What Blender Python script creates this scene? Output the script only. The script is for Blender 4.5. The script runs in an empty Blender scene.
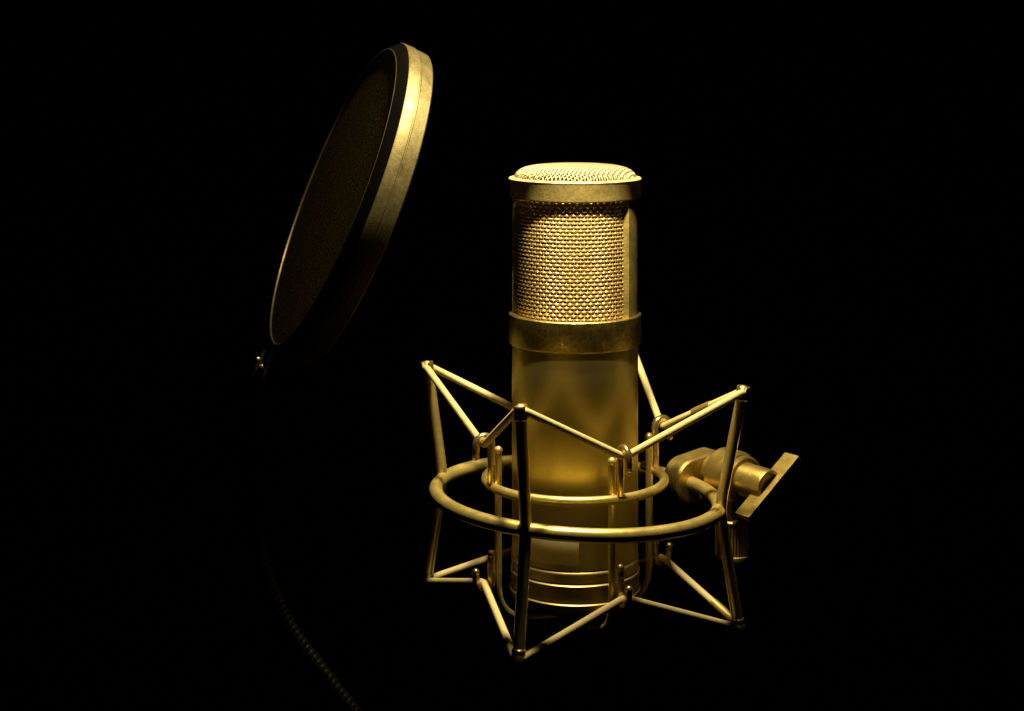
import bpy, math, random
from mathutils import Vector, Matrix
random.seed(7)
R = math.radians
C = bpy.context.scene.collection
S = 0.0004            # metres per design unit (the microphone body is 126 units = 50 mm wide)
H0 = 575.0            # design height H runs downward from the camera's eye level; z = 0 at H0

def W(x, y, h):       # design units -> metres
    return Vector((x * S, y * S, (H0 - h) * S))

def pol(r, deg, h, cx=0.0):
    return W(cx + r * math.cos(R(deg)), r * math.sin(R(deg)), h)

# ------------------------------------------------------------------ mesh helpers
class MB:
    def __init__(s): s.v = []; s.f = []
    def add(s, vs, fs):
        o = len(s.v); s.v += [tuple(v) for v in vs]; s.f += [tuple(i + o for i in f) for f in fs]
    def lathe(s, prof, centre=(0, 0), n=128, a0=None, a1=None, mtx=None):
        """prof: list of (r, h) in design units; full turn or a0..a1 degrees (closed profile, capped)"""
        full = a0 is None
        m = len(prof)
        vs = []; fs = []
        k = n if full else n + 1
        for i in range(k):
            a = 2 * math.pi * i / n if full else R(a0 + (a1 - a0) * i / n)
            for r, h in prof:
                p = Vector(((centre[0] + r * math.cos(a)) * S, (centre[1] + r * math.sin(a)) * S, (H0 - h) * S)) if mtx is None \
                    else mtx @ Vector((r * math.cos(a), r * math.sin(a), h))
                vs.append(p)
        for i in range(n):
            j = (i + 1) % k
            for q in range(m if not full else m - 1):
                q2 = (q + 1) % m
                fs.append((i * m + q, i * m + q2, j * m + q2, j * m + q))
        if not full:
            fs.append(tuple(range(m))); fs.append(tuple(reversed([n * m + q for q in range(m)])))
        s.add(vs, fs)
    def tube(s, pts, r, sides=14, closed=False, round_ends=True, radii=None):
        """pts in metres, r in design units"""
        n = len(pts); pts = [Vector(p) for p in pts]
        tan = []
        for i in range(n):
            if closed: t = pts[(i + 1) % n] - pts[i - 1]
            else: t = pts[min(i + 1, n - 1)] - pts[max(i - 1, 0)]
            tan.append(t.normalized())
        ref = Vector((0, 0, 1)) if abs(tan[0].z) < .9 else Vector((1, 0, 0))
        nrm = (ref - tan[0] * ref.dot(tan[0])).normalized()
        rows = []
        fr = []
        for i in range(n):
            if i:
                q = tan[i - 1].rotation_difference(tan[i]); nrm = q @ nrm
                nrm = (nrm - tan[i] * nrm.dot(tan[i])).normalized()
            fr.append((pts[i], tan[i], nrm.copy(), (radii[i] if radii else r) * S))
        seq = []
        if round_ends and not closed:
            p, t, nn, rr = fr[0]
            for k in range(4): 
                a = math.pi / 2 * (k + .15) / 4.15
                seq.append((p - t * rr * math.cos(a), t, nn, rr * math.sin(a)))
        seq += fr
        if round_ends and not closed:
            p, t, nn, rr = fr[-1]
            for k in range(3, -1, -1):
                a = math.pi / 2 * (k + .15) / 4.15
                seq.append((p + t * rr * math.cos(a), t, nn, rr * math.sin(a)))
        vs = []; fs = []
        for p, t, nn, rr in seq:
            b = t.cross(nn)
            for k in range(sides):
                a = 2 * math.pi * k / sides
                vs.append(p + nn * (rr * math.cos(a)) + b * (rr * math.sin(a)))
        m = len(seq)
        for i in range(m if closed else m - 1):
            j = (i + 1) % m
            for k in range(sides):
                k2 = (k + 1) % sides
                fs.append((i * sides + k, i * sides + k2, j * sides + k2, j * sides + k))
        if not closed:
            fs.append(tuple(reversed(range(sides)))); fs.append(tuple(range((m - 1) * sides, m * sides)))
        s.add(vs, fs)
    def ball(s, c, r, nu=16, nv=10):
        vs = []; fs = []
        for j in range(nv + 1):
            t = math.pi * (j + .001) / (nv + .002)
            for i in range(nu):
                a = 2 * math.pi * i / nu
                vs.append(Vector(c) + Vector((math.sin(t) * math.cos(a), math.sin(t) * math.sin(a), math.cos(t))) * r * S)
        for j in range(nv):
            for i in range(nu):
                i2 = (i + 1) % nu
                fs.append((j * nu + i, (j + 1) * nu + i, (j + 1) * nu + i2, j * nu + i2))
        s.add(vs, fs)
    def prism(s, outline, mtx, t0, t1, bev=1.2):
        """outline (convex, list of 2-D points) extruded from t0 to t1 along the local z, with a small chamfer"""
        n = len(outline)
        cx = sum(p[0] for p in outline) / n; cy = sum(p[1] for p in outline) / n
        def inset(p):
            d = Vector((p[0] - cx, p[1] - cy)); L = d.length
            d *= max(0, L - bev) / L
            return (cx + d.x, cy + d.y)
        rows = [([inset(p) for p in outline], t0), (outline, t0 + bev), (outline, t1 - bev), ([inset(p) for p in outline], t1)]
        vs = []; fs = []
        for ol, t in rows:
            for p in ol: vs.append(mtx @ Vector((p[0], p[1], t)))
        for r_ in range(3):
            for i in range(n):
                j = (i + 1) % n
                fs.append((r_ * n + i, r_ * n + j, (r_ + 1) * n + j, (r_ + 1) * n + i))
        fs.append(tuple(reversed(range(n)))); fs.append(tuple(range(3 * n, 4 * n)))
        s.add(vs, fs)
    def build(s, name, mat, parent=None, smooth=True, sharp=38):
        me = bpy.data.meshes.new(name)
        me.from_pydata(s.v, [], s.f)
        import bmesh
        bm = bmesh.new(); bm.from_mesh(me); bmesh.ops.recalc_face_normals(bm, faces=bm.faces); bm.to_mesh(me); bm.free()
        if smooth:
            me.polygons.foreach_set('use_smooth', [True] * len(me.polygons))
            me.set_sharp_from_angle(angle=R(sharp))
        me.materials.append(mat)
        o = bpy.data.objects.new(name, me); C.objects.link(o)
        if parent is not None:
            o.parent = parent
            root = parent
            off = Vector((0, 0, 0))
            while root is not None:
                off += root.location; root = root.parent
            o.data.transform(Matrix.Translation(-off))
        return o

def thing(name, label, cat, loc, group=None):
    o = bpy.data.objects.new(name, None); C.objects.link(o)
    o.location = loc; o.empty_display_size = .01
    o['label'] = label; o['category'] = cat
    if group: o['group'] = group
    return o

def smooth_path(P, per=10, closed=False):
    """Catmull-Rom through P"""
    P = [Vector(p) for p in P]; n = len(P); out = []
    rng = range(n) if closed else range(n - 1)
    for i in rng:
        p0 = P[(i - 1) % n] if closed or i > 0 else P[0] * 2 - P[1]
        p1 = P[i]; p2 = P[(i + 1) % n]
        p3 = P[(i + 2) % n] if closed or i + 2 < n else P[-1] * 2 - P[-2]
        for k in range(per):
            t = k / per
            out.append(.5 * ((2 * p1) + (p2 - p0) * t + (2 * p0 - 5 * p1 + 4 * p2 - p3) * t * t + (3 * p1 - p0 - 3 * p2 + p3) * t ** 3))
    if not closed: out.append(P[-1])
    return out

# ------------------------------------------------------------------ materials
def metal(name, base, rough, metallic=1.0, grain=0.0, grain_scale=2500, rough_var=.08, spec=.5, tint=(1, 1, 1), dirt=0.0, coat=0.0, aniso=0.0):
    m = bpy.data.materials.new(name); m.use_nodes = True
    nt = m.node_tree; N = nt.nodes; L = nt.links
    b = N['Principled BSDF']
    b.inputs['Metallic'].default_value = metallic
    b.inputs['Specular IOR Level'].default_value = spec
    b.inputs['Specular Tint'].default_value = (*tint, 1)
    b.inputs['Coat Weight'].default_value = coat
    b.inputs['Coat Roughness'].default_value = .3
    b.inputs['Anisotropic'].default_value = aniso
    tc = N.new('ShaderNodeTexCoord')
    n1 = N.new('ShaderNodeTexNoise'); n1.inputs['Scale'].default_value = 180; n1.inputs['Detail'].default_value = 6
    L.new(tc.outputs['Object'], n1.inputs['Vector'])
    mr = N.new('ShaderNodeMapRange')
    mr.inputs['From Min'].default_value = .3; mr.inputs['From Max'].default_value = .7
    mr.inputs['To Min'].default_value = rough - rough_var; mr.inputs['To Max'].default_value = rough + rough_var
    L.new(n1.outputs['Fac'], mr.inputs['Value']); L.new(mr.outputs['Result'], b.inputs['Roughness'])
    n2 = N.new('ShaderNodeTexNoise'); n2.inputs['Scale'].default_value = 700; n2.inputs['Detail'].default_value = 5
    n2.inputs['Roughness'].default_value = .7
    L.new(tc.outputs['Object'], n2.inputs['Vector'])
    cr = N.new('ShaderNodeMapRange')
    cr.inputs['From Min'].default_value = .35; cr.inputs['From Max'].default_value = .65
    L.new(n2.outputs['Fac'], cr.inputs['Value'])
    mx = N.new('ShaderNodeMix'); mx.data_type = 'RGBA'
    mx.inputs['A'].default_value = (*[c * (1 - dirt) for c in base], 1)
    mx.inputs['B'].default_value = (*[min(1, c * (1 + dirt * .5)) for c in base], 1)
    L.new(cr.outputs['Result'], mx.inputs['Factor']); L.new(mx.outputs['Result'], b.inputs['Base Color'])
    if grain > 0:
        n3 = N.new('ShaderNodeTexNoise'); n3.inputs['Scale'].default_value = grain_scale; n3.inputs['Detail'].default_value = 3
        L.new(tc.outputs['Object'], n3.inputs['Vector'])
        bp = N.new('ShaderNodeBump'); bp.inputs['Strength'].default_value = grain; bp.inputs['Distance'].default_value = .0002
        L.new(n3.outputs['Fac'], bp.inputs['Height']); L.new(bp.outputs['Normal'], b.inputs['Normal'])
    return m

GOLD = (0.70, 0.47, 0.12)
M_body = metal('satin_gold_body', (0.58, 0.45, 0.14), .47, .85, .12, 2600, .02, dirt=.05)
M_collar = metal('sandblasted_gold_collar', (0.44, 0.325, 0.08), .4, .97, .6, 1900, .06, dirt=.5)
M_grille = metal('gold_wire', (0.82, 0.60, 0.22), .34, .8, 0, rough_var=.05, dirt=.1)
M_dome = metal('dimmed_gold_dome_wire', (0.24, 0.185, 0.08), .45, .75, 0, rough_var=.05, dirt=.15)  # gold wire again, its colour darkened to offset the strong lamp light on top
M_screen = metal('dark_inner_screen', (0.10, 0.065, 0.012), .6, .6, .3, 3000, dirt=.3)
M_rim = metal('sandblasted_gold_rim', (0.56, 0.41, 0.12), .5, .6, .45, 1900, .08, dirt=.3)
M_strut = metal('satin_gold_strut', (0.50, 0.37, 0.10), .45, .85, .45, 1900, .08, dirt=.3)
M_badge = metal('pale_gold_badge', (0.90, 0.72, 0.30), .7, .1, .05, 2500, .04, dirt=.08)
M_mount = metal('satin_gold_mount', (0.72, 0.54, 0.14), .38, .78, .2, 2200, .07, dirt=.15)
M_hook = metal('polished_gold_hook', (0.70, 0.50, 0.17), .26, .9, .1, 2200, .05, dirt=.15)
M_brk = metal('bead_blasted_gold_bracket', (0.40, 0.275, 0.065), .42, .85, .3, 2200, .07, dirt=.15)
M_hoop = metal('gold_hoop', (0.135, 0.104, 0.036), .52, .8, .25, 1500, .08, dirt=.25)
M_black = metal('black_gooseneck_metal', (0.004, 0.0035, 0.002), .4, .1, 0, dirt=.2, spec=.05)
M_clamp = metal('dark_clamp_metal', (0.05, 0.036, 0.012), .35, .8, .2, dirt=.2)
M_ring = metal('shade_black_retaining_ring', (0.0014, 0.001, 0.0003), .9, 0, .6, 1500, dirt=.5, spec=.02)  # bevel coloured near black to stand in for shade away from the lamp
M_lip = metal('dull_gold_lip', (0.10, 0.07, 0.02), .45, .8, 0, dirt=.2)
M_crimp = metal('brass_crimp', (0.36, 0.25, 0.05), .5, .6, .2, dirt=.2)

def cord_mat():
    m = bpy.data.materials.new('cream_elastic_cord'); m.use_nodes = True
    nt = m.node_tree; N = nt.nodes; L = nt.links; b = N['Principled BSDF']
    tc = N.new('ShaderNodeTexCoord')
    no = N.new('ShaderNodeTexNoise'); no.inputs['Scale'].default_value = 1200; no.inputs['Detail'].default_value = 4
    L.new(tc.outputs['Object'], no.inputs['Vector'])
    mx = N.new('ShaderNodeMix'); mx.data_type = 'RGBA'
    mx.inputs['A'].default_value = (.46, .34, .11, 1); mx.inputs['B'].default_value = (.64, .51, .18, 1)
    L.new(no.outputs['Fac'], mx.inputs['Factor']); L.new(mx.outputs['Result'], b.inputs['Base Color'])
    b.inputs['Roughness'].default_value = .75
    bp = N.new('ShaderNodeBump'); bp.inputs['Strength'].default_value = .7; bp.inputs['Distance'].default_value = .0002
    L.new(no.outputs['Fac'], bp.inputs['Height']); L.new(bp.outputs['Normal'], b.inputs['Normal'])
    return m
M_cord = cord_mat()

def fabric_mat():
    m = bpy.data.materials.new('sheer_nylon_fabric'); m.use_nodes = True
    nt = m.node_tree; N = nt.nodes; L = nt.links
    out = N['Material Output']; N.remove(N['Principled BSDF'])
    tc = N.new('ShaderNodeTexCoord')
    no = N.new('ShaderNodeTexNoise'); no.inputs['Scale'].default_value = 1700; no.inputs['Detail'].default_value = 2; no.inputs['Roughness'].default_value = .6
    L.new(tc.outputs['Object'], no.inputs['Vector'])
    mr = N.new('ShaderNodeMapRange'); mr.inputs['From Min'].default_value = .45; mr.inputs['From Max'].default_value = .78
    L.new(no.outputs['Fac'], mr.inputs['Value'])
    mx = N.new('ShaderNodeMix'); mx.data_type = 'RGBA'
    mx.inputs['A'].default_value = (.008, .006, .001, 1); mx.inputs['B'].default_value = (.27, .2, .05, 1)
    L.new(mr.outputs['Result'], mx.inputs['Factor'])
    d = N.new('ShaderNodeBsdfDiffuse'); t = N.new('ShaderNodeBsdfTranslucent'); ad = N.new('ShaderNodeMixShader')
    ad.inputs['Fac'].default_value = .6
    L.new(mx.outputs['Result'], d.inputs['Color']); L.new(mx.outputs['Result'], t.inputs['Color'])
    L.new(d.outputs[0], ad.inputs[1]); L.new(t.outputs[0], ad.inputs[2]); L.new(ad.outputs[0], out.inputs['Surface'])
    return m
M_fabric = fabric_mat()

def velvet():
    m = bpy.data.materials.new('black_backdrop_cloth'); m.use_nodes = True
    nt = m.node_tree; N = nt.nodes; L = nt.links; b = N['Principled BSDF']
    no = N.new('ShaderNodeTexNoise'); no.inputs['Scale'].default_value = 60
    mx = N.new('ShaderNodeMix'); mx.data_type = 'RGBA'
    mx.inputs['A'].default_value = (.0012, .0012, .0012, 1); mx.inputs['B'].default_value = (.002, .002, .002, 1)
    L.new(no.outputs['Fac'], mx.inputs['Factor']); L.new(mx.outputs['Result'], b.inputs['Base Color'])
    b.inputs['Roughness'].default_value = 1; b.inputs['Specular IOR Level'].default_value = 0
    return m
M_velvet = velvet()

# ------------------------------------------------------------------ backdrop
b = MB()
bx, by, bh = 4200, 3600, 3000
vs = [W(x, y, h) for y in (by, by + 20) for x, h in ((-bx, bh), (bx, bh), (bx, -bh), (-bx, -bh))]
b.add(vs, [(0, 1, 2, 3), (7, 6, 5, 4), (0, 4, 5, 1), (1, 5, 6, 2), (2, 6, 7, 3), (3, 7, 4, 0)])
bd = b.build('backdrop', M_velvet, smooth=False); bd['kind'] = 'structure'

# ------------------------------------------------------------------ microphone
mic = thing('microphone', 'gold large diaphragm studio microphone with woven mesh head held upright in the cradle', 'microphone', W(0, 0, 556))
b = MB()
b.lathe([(40, 291), (62.2, 291), (63, 292), (63, 501.5), (62.4, 502.6), (61.2, 503), (40, 503)])
body = b.build('body', M_body, mic)
b = MB()
b.lathe([(40, 503.4), (62.0, 503.4), (63.0, 503.8), (63.8, 505.0), (63.9, 506.2), (63.3, 508), (63.2, 514), (61.6, 515), (61.4, 515.6), (63.4, 515.7), (64.7, 516.8), (64.7, 518), (64.2, 519), (64.2, 532.2),
         (62.6, 533.2), (62.6, 533.9), (64.6, 534.0), (65.6, 534.9), (65.4, 536), (63.0, 543), (58, 548), (40, 552), (24, 553), (24, 556), (0.01, 556)])
b.build('base_cap', M_body, mic)
b = MB()                                  # lower collar of the head, ring with an inner wall
b.lathe([(57, 262.6), (65.0, 262.4), (66.0, 263.2), (66.0, 291.0), (65.2, 292.3), (63.4, 293), (57, 293)])
b.build('head_collar', M_collar, mic)
b = MB()                                  # top rim with its thin lip
b.lathe([(59.2, 128.6), (60.0, 126.9), (65.6, 127.2), (66.3, 128.2), (65.9, 129.6), (65.5, 130.2), (65.5, 145.6), (64.9, 146.8), (59.2, 146.8), (59.2, 128.6)])
b.build('head_rim', M_rim, mic)
for a, aw in ((-35, 41), (143, 35)):
    b = MB()
    vs = []; fs = []; n = 24
    for k in range(n + 1):                 # the window edges are flared inwards
        ao = R(a + aw * k / n); ai = R(a - 3.6 + (aw + 7.2) * k / n)
        for r, h, q in ((57.0, 146.0, ai), (62.8, 146.0, ao), (62.8, 263.8, ao), (57.0, 263.8, ai)):
            vs.append(W(r * math.cos(q), r * math.sin(q), h))
    for k in range(n):
        for q in range(4): fs.append((k * 4 + q, k * 4 + (q + 1) % 4, k * 4 + 4 + (q + 1) % 4, k * 4 + 4 + q))
    fs += [(0, 1, 2, 3), tuple(n * 4 + q for q in (3, 2, 1, 0))]
    b.add(vs, fs)
    b.build('strut', M_strut, mic)
# woven wire grille
pitch = 3.6
ncol = 2 * int(round(2 * math.pi * 60 / pitch / 2))
rows = 33; h_top, h_bot = 145.4, 264.6
rp = (h_bot - h_top) / (rows - 1)
gr = 57.2; amp = .75; wr = 1.02
b = MB()
def ring_fast(ptsfun, n, r, sides=5):
    b.tube([ptsfun(i) for i in range(n)], r, sides, closed=True)
for i in range(rows):
    h = h_top + i * rp
    sg = 1 if i % 2 else -1
    jit = random.uniform(-.12, .12)
    def pf(k, h=h, sg=sg, jit=jit):
        a = 2 * math.pi * k / (ncol * 4)
        rr = gr + amp * sg * math.cos(a * ncol / 2)
        return W(rr * math.cos(a), rr * math.sin(a), h + jit + .18 * math.sin(a * 3 + i))
    ring_fast(pf, ncol * 4, wr)
for j in range(ncol):
    a = 2 * math.pi * j / ncol
    sg = -1 if j % 2 else 1
    pts = []
    for k in range(rows * 4 - 3):
        t = k / 4
        rr = gr - .35 + .55 * sg * math.cos(math.pi * t)
        pts.append(W(rr * math.cos(a), rr * math.sin(a), h_top + t * rp))
    b.tube(pts, .72, 5, round_ends=False)
b.build('mesh_grille', M_grille, mic, sharp=80)
# domed top grille
b = MB()
rd = 60.6
def dome_h(r): return 128.4 - 12.8 * math.sqrt(max(0, 1 - (min(r, rd) / rd) ** 5))
ang = R(27)
pitch = 2.9; wr = .74
nl = int(rd / pitch)
for fam in range(2):
    for i in range(-nl, nl + 1):
        u = i * pitch
        half = math.sqrt(max(0, rd * rd - u * u))
        if half < 4: continue
        pts = []
        n = max(6, int(2 * half / (pitch / 4)))
        for k in range(n + 1):
            v = -half + 2 * half * k / n
            r_ = math.hypot(u, v)
            wv = math.cos(math.pi * v / pitch) * (1 if i % 2 else -1) * (1 if fam else -1)
            x, y = (u, v) if fam else (v, u)
            X = x * math.cos(ang) - y * math.sin(ang); Y = x * math.sin(ang) + y * math.cos(ang)
            pts.append(W(X, Y, dome_h(r_) + .62 * wv))
        b.tube(pts, wr, 5, round_ends=False)
b.build('dome_grille', M_dome, mic, sharp=80)
b = MB()                                  # fine inner screen behind both grilles
b.lathe([(53.5, 262)] + [(53.5, 140), (53.5, 130)] + [(r, dome_h(r) + 4) for r in (50, 46, 36, 22, 10, .01)], n=96)
b.build('inner_screen', M_screen, mic)
b = MB()                                  # curved badge on the lower body
b.lathe([(62.6, 462), (63.3, 462), (63.4, 462.3), (63.4, 496.3), (63.3, 496.6), (62.6, 496.6)], n=24, a0=-90 - 45, a1=-90 + 1.4)
b.build('badge', M_badge, mic)

# ------------------------------------------------------------------ shock mount
sm = thing('shock_mount', 'gold spider shock mount cradle with cream elastic cords and side swivel bracket around the microphone', 'shock mount', W(0, 0, 575))
CX = 2.0
def tilt(x): return 8 * x / 165
def OP(r, deg, h):
    x = CX + r * math.cos(R(deg)); y = r * math.sin(R(deg))
    return W(x, y, h + tilt(x))
RING_H = 445
b = MB()
b.tube([OP(141, 360 * i / 128, RING_H) for i in range(128)], 6.8, 20, closed=True)
b.build('outer_ring', M_mount, sm)
posts = [163, -111.5, -12, 66.5]            # left rear, front, right, right rear
tips_top = []; tips_bot = []
reach = {163: (159, 160, 332, 553), -111.5: (156, 161, 332, 558), -12: (165, 161, 326, 558), 66.5: (164, 158, 328, 556)}
for d in posts:
    b = MB()
    rt, rb, ht, hb = reach[d]
    top = OP(rt, d, ht); mid = OP(142, d, RING_H); bot = OP(rb, d, hb)
    path = [top.lerp(mid, t / 8) for t in range(8)] + [mid.lerp(bot, t / 8) for t in range(9)]
    # soften the knee
    q = path[:]
    for i in range(7, 10): q[i] = (path[i - 1] + path[i] * 2 + path[i + 1]) / 4
    b.tube(q, 5.6, 18)
    o = b.build('post', M_mount, sm)
    ax = (top - mid).normalized(); ax2 = (bot - mid).normalized()
    for c, a_ in ((top, ax), (bot, ax2)):
        e = MB()
        z = a_; rd_ = Vector((math.cos(R(d)), math.sin(R(d)), 0)); x_ = (rd_ - z * rd_.dot(z)).normalized(); y_ = z.cross(x_)
        mt = Matrix((x_, y_, z)).transposed().to_4x4() 
        mt = Matrix.Translation(c) @ mt @ Matrix.Scale(S, 4)
        # slotted end: two half-round prongs, the cord lies in the slot between them
        e.lathe([(.01, -9), (5.8, -9), (6.7, -8), (6.7, -5), (5.8, -4), (.01, -4)], n=28, mtx=mt)
        for sg in (1, -1):
            ol = []
            k0 = math.acos(2.9 / 6.6)
            for k in range(13):
                t = -k0 + 2 * k0 * k / 12
                ol.append((sg * 6.6 * math.cos(t), sg * 6.6 * math.sin(t)))
            e.prism(ol, mt, -4.6, 4.6, .8)
        e.build('tip_cap', M_hook, o)
    tips_top.append((d, top)); tips_bot.append((d, bot))
# inner open ring
b = MB()
b.tube([pol(89, 148 + (395 - 148) * i / 90, 428) for i in range(91)], 4.6, 16)
b.build('inner_ring', M_mount, sm)
hooks = [204, 296, 24, 115]
# the cage: two U-shaped rods under the microphone
for a0 in (hooks[0] - 3.0, hooks[1] - 2.6):
    b = MB()
    P = []
    for sgn in (1, -1):
        half = [(82, 395), (82, 450), (82, 505), (82, 530), (79, 543), (72, 553), (62, 559), (48, 562 + (2 if a0 > 250 else 0)), (20, 563 + (5 if a0 > 250 else 0))]
        seg = [(sgn * r, h) for r, h in half]
        P += seg if sgn == 1 else seg[::-1]
    pts = [W(r * math.cos(R(a0)), r * math.sin(R(a0)), h) for r, h in P]
    b.tube(smooth_path(pts, 6), 3.7, 14)
    for p in (pts[0], pts[-1]): b.ball(p + Vector((0, 0, 1.5 * S)), 4.4)
    b.build('cage_rod', M_mount, sm)
# hooks, upper and lower, each a bent rod
def hook(deg, up):
    b = MB()
    P = []
    s_ = 1 if up else -1
    base, arch = (424, 385) if up else (494, 520)
    P += [(91, base), (91, base + (arch - base) * .5), (91, arch)]
    for k in range(1, 8):
        t = math.pi * k / 8
        P.append((99 - 8 * math.cos(t), arch - s_ * 8 * math.sin(t)))
    P += [(107, arch), (107.3, arch + s_ * 5), (107.6, arch + s_ * 10)]
    pts = [pol(r, deg, h) for r, h in P]
    rad = [3.8] * (len(pts) - 1) + [3.4]
    b.tube(pts, 3.8, 14, radii=rad)
    b.ball(pts[-1] + Vector((0, 0, -s_ * 1.2 * S)), 3.9)
    if not up: b.ball(pts[0] + Vector((0, 0, 1 * S)), 4.3)
    b.build('hook', M_hook, sm)
for d in hooks:
    hook(d, True); hook(d, False)
# elastic cords, one zigzag loop above and one below
def cord(tips, hk_h, tip_side):
    P = []
    order = [(163, hooks[0]), (-111.5, hooks[1]), (-12, hooks[2]), (66.5, hooks[3])]
    tp = dict(tips)
    for d, hk in order:
        c = tp[d] + Vector((0, 0, tip_side * 1.0 * S))
        rad = Vector((math.cos(R(d)), math.sin(R(d)), 0)); tg = Vector((-rad.y, rad.x, 0))
        for k in (-90, -45, 0, 45, 90):      # the cord threads the slotted tip
            P.append(c + (rad * (math.cos(R(k)) - .5) * .5 + tg * math.sin(R(k)) * 1.2) * 3.6 * S)
        hc = pol(99, hk, hk_h)
        r2 = Vector((math.cos(R(hk)), math.sin(R(hk)), 0)); t2 = Vector((-r2.y, r2.x, 0))
        P += [hc - t2 * 4 * S + r2 * 1.0 * S, hc - r2 * .3 * S, hc + t2 * 4 * S + r2 * 1.0 * S]
    n = len(P); Q = []
    for i in range(n):
        a, c = P[i], P[(i + 1) % n]
        L_ = (c - a).length
        k = max(2, int(L_ / (4 * S)))
        Q += [a.lerp(c, t / k) for t in range(k)]
    b = MB(); b.tube(Q, 3.6, 12, closed=True)
    o = b.build('elastic_cord', M_cord, sm, sharp=70)
    return o, P
up_cord, PU = cord(tips_top, 384, -1)
lo_cord, PL = cord(tips_bot, 520.5, 1)
def sleeve(parent, a, c, t0, t1):
    b = MB(); b.tube([a.lerp(c, t0 + (t1 - t0) * k / 6) for k in range(7)], 4.5, 14, round_ends=False)
    b.build('crimp', M_crimp, parent)
# the metal sleeves that join each cord's ends (on the run from the right post to the right rear hook)
sleeve(up_cord, PU[2 * 8 + 4], PU[2 * 8 + 5], .40, .62)
sleeve(lo_cord, PL[2 * 8 + 4], PL[2 * 8 + 5], .05, .34)

# swivel bracket: everything sits on an axis tangent to the outer ring
th = 35.0
u = Vector((math.cos(R(th)), math.sin(R(th)), 0)); a_ax = Vector((math.sin(R(th)), -math.cos(R(th)), 0))
Oc = W(CX + 141 * u.x + 28 * u.x, 141 * u.y + 28 * u.y, 441)
# local frame: x = u (outward), y = up, z = axis toward the camera side
AM = Matrix.Translation(Oc) @ Matrix((u, Vector((0, 0, 1)), a_ax)).transposed().to_4x4() @ Matrix.Scale(S, 4)
brk_o = MB()
def hull2(c1, r1, c2, r2, n=40):
    d = Vector(c2) - Vector(c1); L_ = d.length; base = math.atan2(d.y, d.x)
    al = math.acos((r1 - r2) / L_)
    pts = []
    for k in range(n // 2 + 1):
        t = base + al + (2 * math.pi - 2 * al) * k / (n // 2)
        pts.append((c1[0] + r1 * math.cos(t), c1[1] + r1 * math.sin(t)))
    for k in range(n // 2 + 1):
        t = base - al + 2 * al * k / (n // 2)
        pts.append((c2[0] + r2 * math.cos(t), c2[1] + r2 * math.sin(t)))
    return pts
brk_o.prism(hull2((-25, -9), 23, (6, -1), 19), AM, -13, 12, 2.2)
def disc(mb, r, t0, t1, bev=1.5, n=56):
    mb.lathe([(.01, t0), (r - bev, t0), (r, t0 + bev), (r, t1 - bev), (r - bev, t1), (.01, t1)], n=n, mtx=AM)
disc(brk_o, 16, 12, 27, .5)
swivel = brk_o.build('swivel_bracket', M_brk, sm)
b = MB()
disc(b, 26.5, 26, 55, 3)
b.prism([(-11, -50), (11, -50), (13, -20), (13, 0), (-13, 0), (-13, -20)], AM, 31, 53, 2)
neck = b.build('swivel_hub', M_brk, swivel)
# knurled stand coupler hanging under the hub
cc = AM @ Vector((0, 0, 44))
cm = Matrix.Translation(Vector((cc.x, cc.y, 0))) @ Matrix.Diagonal((S * 1.35, S * 1.35, S, 1))
b = MB()
def coupler_ring(h, r): return (r, H0 - h)
n = 36
vs = []; fs = []
prof = [(9, 484), (13.2, 484.2), (14.0, 485.2), (14.0, 487.2), (13.0, 488), (13.0, 520.5), (14.2, 521.2), (14.2, 524.4), (12, 525.4), (0.5, 525.6)]
nn = n * 4
for i in range(nn):
    a = 2 * math.pi * i / nn
    for q, (r, h) in enumerate(prof):
        rr = r + (.6 if i % 4 in (0, 1) else -.6) * (1 if q in (4, 5) else 0) + (.3 if q in (1, 2, 3) and i % 4 in (0, 1) else 0)
        vs.append(cm @ Vector((rr * math.cos(a), rr * math.sin(a), H0 - h)))
m_ = len(prof)
for i in range(nn):
    j = (i + 1) % nn
    for q in range(m_ - 1): fs.append((i * m_ + q, i * m_ + q + 1, j * m_ + q + 1, j * m_ + q))
b.add(vs, fs)
b.build('stand_coupler', M_brk, swivel, sharp=25)
# thumb screw
b = MB()
disc(b, 23.5, 56.5, 64, 1.8)
disc(b, 15, 54, 66, .4)
b.lathe([(.01, 64), (17.5, 64), (17.5, 65), (17.2, 66), (17.2, 97), (16.2, 99.5), (13.8, 100), (11.5, 97), (.01, 95.5)], n=56, mtx=AM)
b.build('thumb_screw', M_brk, swivel)
b = MB()
LA = math.atan2(53, 71)
LM = AM @ Matrix.Rotation(LA, 4, 'Z')
b.prism([(-43, -3.2), (43, -3.2), (43, 3.2), (-43, 3.2)], LM, 87, 107, 1.0)
b.build('thumb_bar', M_brk, swivel, sharp=25)

# ------------------------------------------------------------------ pop filter
nrm = Vector((-.905, -.245, .375)).normalized()      # the side the singer faces: left, up and a little towards the lens
D = 1700.0
def at(px, py, depth):                             # a measured photo point given its true depth, in design units
    k = (D + depth) / D
    return W((px - 512) * k - 63, depth, (py - 50) * k)
pc = at(339.5, 197.5, 92)
pf = thing('pop_filter', 'round pop filter hoop with sheer dark fabric on a black gooseneck, tilted beside the microphone', 'pop filter', at(352, 760, 140))
x_ = nrm.orthogonal().normalized(); y_ = nrm.cross(x_)
PM = Matrix.Translation(pc) @ Matrix((x_, y_, nrm)).transposed().to_4x4() @ Matrix.Scale(S, 4)
RP = 176
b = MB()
prof = [(RP - 12, -2), (RP - 1.6, -.8), (RP - .6, -.2), (RP, -1.2), (RP, -12.5), (RP - 1.4, -13.4), (RP - 1.4, -14.4), (RP - .8, -15), (RP - 1.8, -27), (RP - 3.2, -28.2), (RP - 12, -28.2), (RP - 12, -2)]
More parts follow.
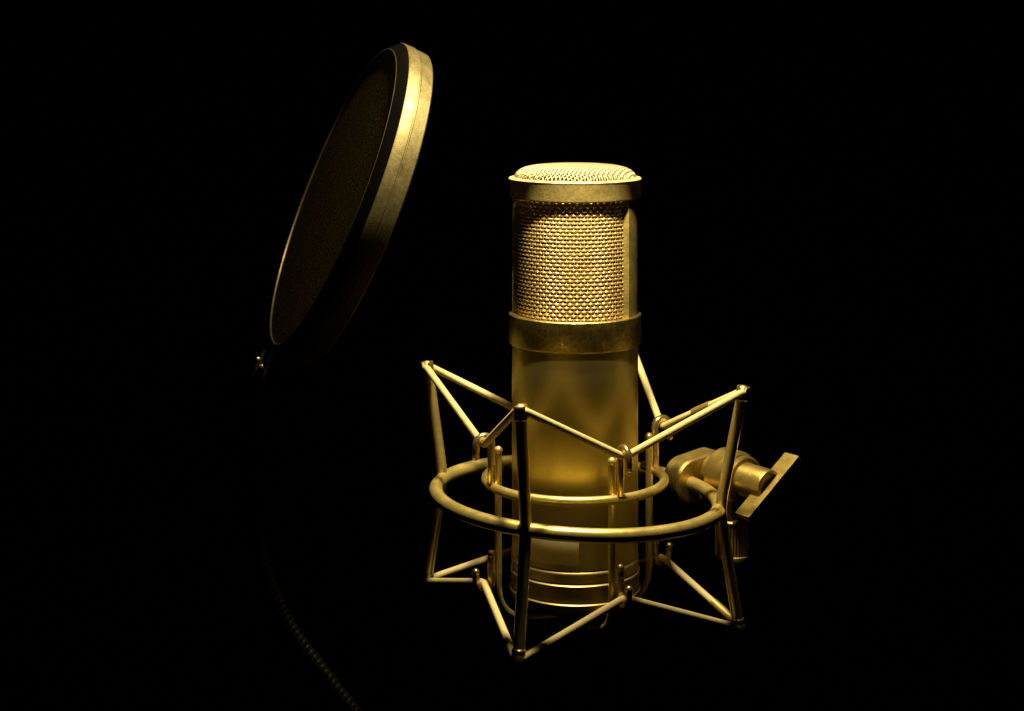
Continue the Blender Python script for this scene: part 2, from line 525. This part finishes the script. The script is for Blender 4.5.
b.lathe(prof, n=200, mtx=PM)
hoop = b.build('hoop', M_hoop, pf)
b = MB()
b.lathe([(RP - 11.5, -1), (RP - 11.2, 8.4), (RP - 10.4, 9), (RP - 9.4, 8.8), (RP - 2.0, .4), (RP - 2.2, -1), (RP - 11.5, -1)], n=200, mtx=PM)
rr = b.build('retaining_ring', M_ring, pf)
b = MB()
b.tube([PM @ Vector(((RP - 11.3) * math.cos(2 * math.pi * k / 160), (RP - 11.3) * math.sin(2 * math.pi * k / 160), 8.6)) for k in range(160)], 1.0, 8, closed=True)
b.build('lip', M_lip, rr)
b = MB()
vs = [PM @ Vector((0, 0, 6.5))]; fs = []
nr, na = 10, 120
for i in range(1, nr + 1):
    for k in range(na):
        a = 2 * math.pi * k / na; r = (RP - 10.5) * i / nr
        vs.append(PM @ Vector((r * math.cos(a), r * math.sin(a), 6.5)))
for k in range(na):
    fs.append((0, 1 + k, 1 + (k + 1) % na))
    for i in range(nr - 1):
        p, q = 1 + i * na, 1 + (i + 1) * na
        fs.append((p + k, q + k, q + (k + 1) % na, p + (k + 1) % na))
b.add(vs, fs)
b.build('fabric', M_fabric, pf)
# gooseneck
gp = [at(262, 366, 104), at(253, 400, 110), at(250, 465, 120), at(258, 545, 130), at(285, 617, 142), at(330, 680, 140), at(352, 708, 140), at(395, 762, 138)]
path = smooth_path(gp, 40)
# resample evenly
seg = [0]
for i in range(1, len(path)): seg.append(seg[-1] + (path[i] - path[i - 1]).length)
tot = seg[-1]; step = 6.6 * S / 8; res = []; j = 0
n = int(tot / step)
for i in range(n + 1):
    d = i * step
    while j < len(seg) - 2 and seg[j + 1] < d: j += 1
    t = (d - seg[j]) / max(1e-9, seg[j + 1] - seg[j])
    res.append(path[j].lerp(path[j + 1], t))
rad = [6.2 + 1.0 * math.sqrt(max(0, abs(math.cos(math.pi * i / 8)))) for i in range(len(res))]
b = MB(); b.tube(res, 7, 16, radii=rad)
b.build('gooseneck', M_black, pf, sharp=80)
b = MB()
b.tube([at(274, 346, 108), at(267, 356, 104), at(262, 368, 100), at(259, 378, 100)], 7.5, 14, radii=[5, 7, 8.5, 8])
cl = b.build('clamp', M_clamp, pf)
b = MB(); b.ball(at(258, 359, 98), 2.4); b.ball(at(262, 367, 91), 3.4)
b.build('screw', M_hook, cl)

# ------------------------------------------------------------------ light, world, camera
sc = bpy.context.scene
w = bpy.data.worlds.new('World'); sc.world = w; w.use_nodes = True
w.node_tree.nodes['Background'].inputs['Color'].default_value = (0, 0, 0, 1)
w.node_tree.nodes['Background'].inputs['Strength'].default_value = 0

def area(name, pos, target, size, power, col, spread=180):
    l = bpy.data.lights.new(name, 'AREA'); l.shape = 'DISK'; l.size = size * S; l.energy = power; l.color = col
    l.spread = R(spread)
    o = bpy.data.objects.new(name, l); C.objects.link(o)
    o.location = W(*pos); d = W(*target) - o.location
    o.rotation_euler = d.to_track_quat('-Z', 'Y').to_euler()
    return o
area('overhead_lamp', (-6, -90, -395), (10, -50, 300), 90, 3.2, (1, .885, .60))
sl = bpy.data.lights.new('snooted_front_lamp', 'SPOT'); sl.energy = 5.6; sl.color = (1, .885, .60)
sl.spot_size = R(29); sl.spot_blend = .45; sl.shadow_soft_size = 16 * S
so = bpy.data.objects.new('snooted_front_lamp', sl); C.objects.link(so)
so.location = W(12, -210, -140)
so.rotation_euler = (W(4, -55, 103) - so.location).to_track_quat('-Z', 'Y').to_euler()

cam = bpy.data.cameras.new('camera'); co = bpy.data.objects.new('camera', cam); C.objects.link(co)
co.location = W(-63, -1700, 0); co.rotation_euler = (R(90), 0, 0)
cam.sensor_width = 36; cam.lens = 1700 / 1024 * 36
cam.shift_y = -(355.5 - 50) / 1024
cam.clip_start = .02; cam.clip_end = 50
cam.dof.use_dof = True; cam.dof.focus_distance = 1640 * S; cam.dof.aperture_fstop = 14
sc.camera = co
sc.view_settings.view_transform = 'Standard'; sc.view_settings.look = 'None'; sc.view_settings.gamma = 1
sc.view_settings.exposure = 0
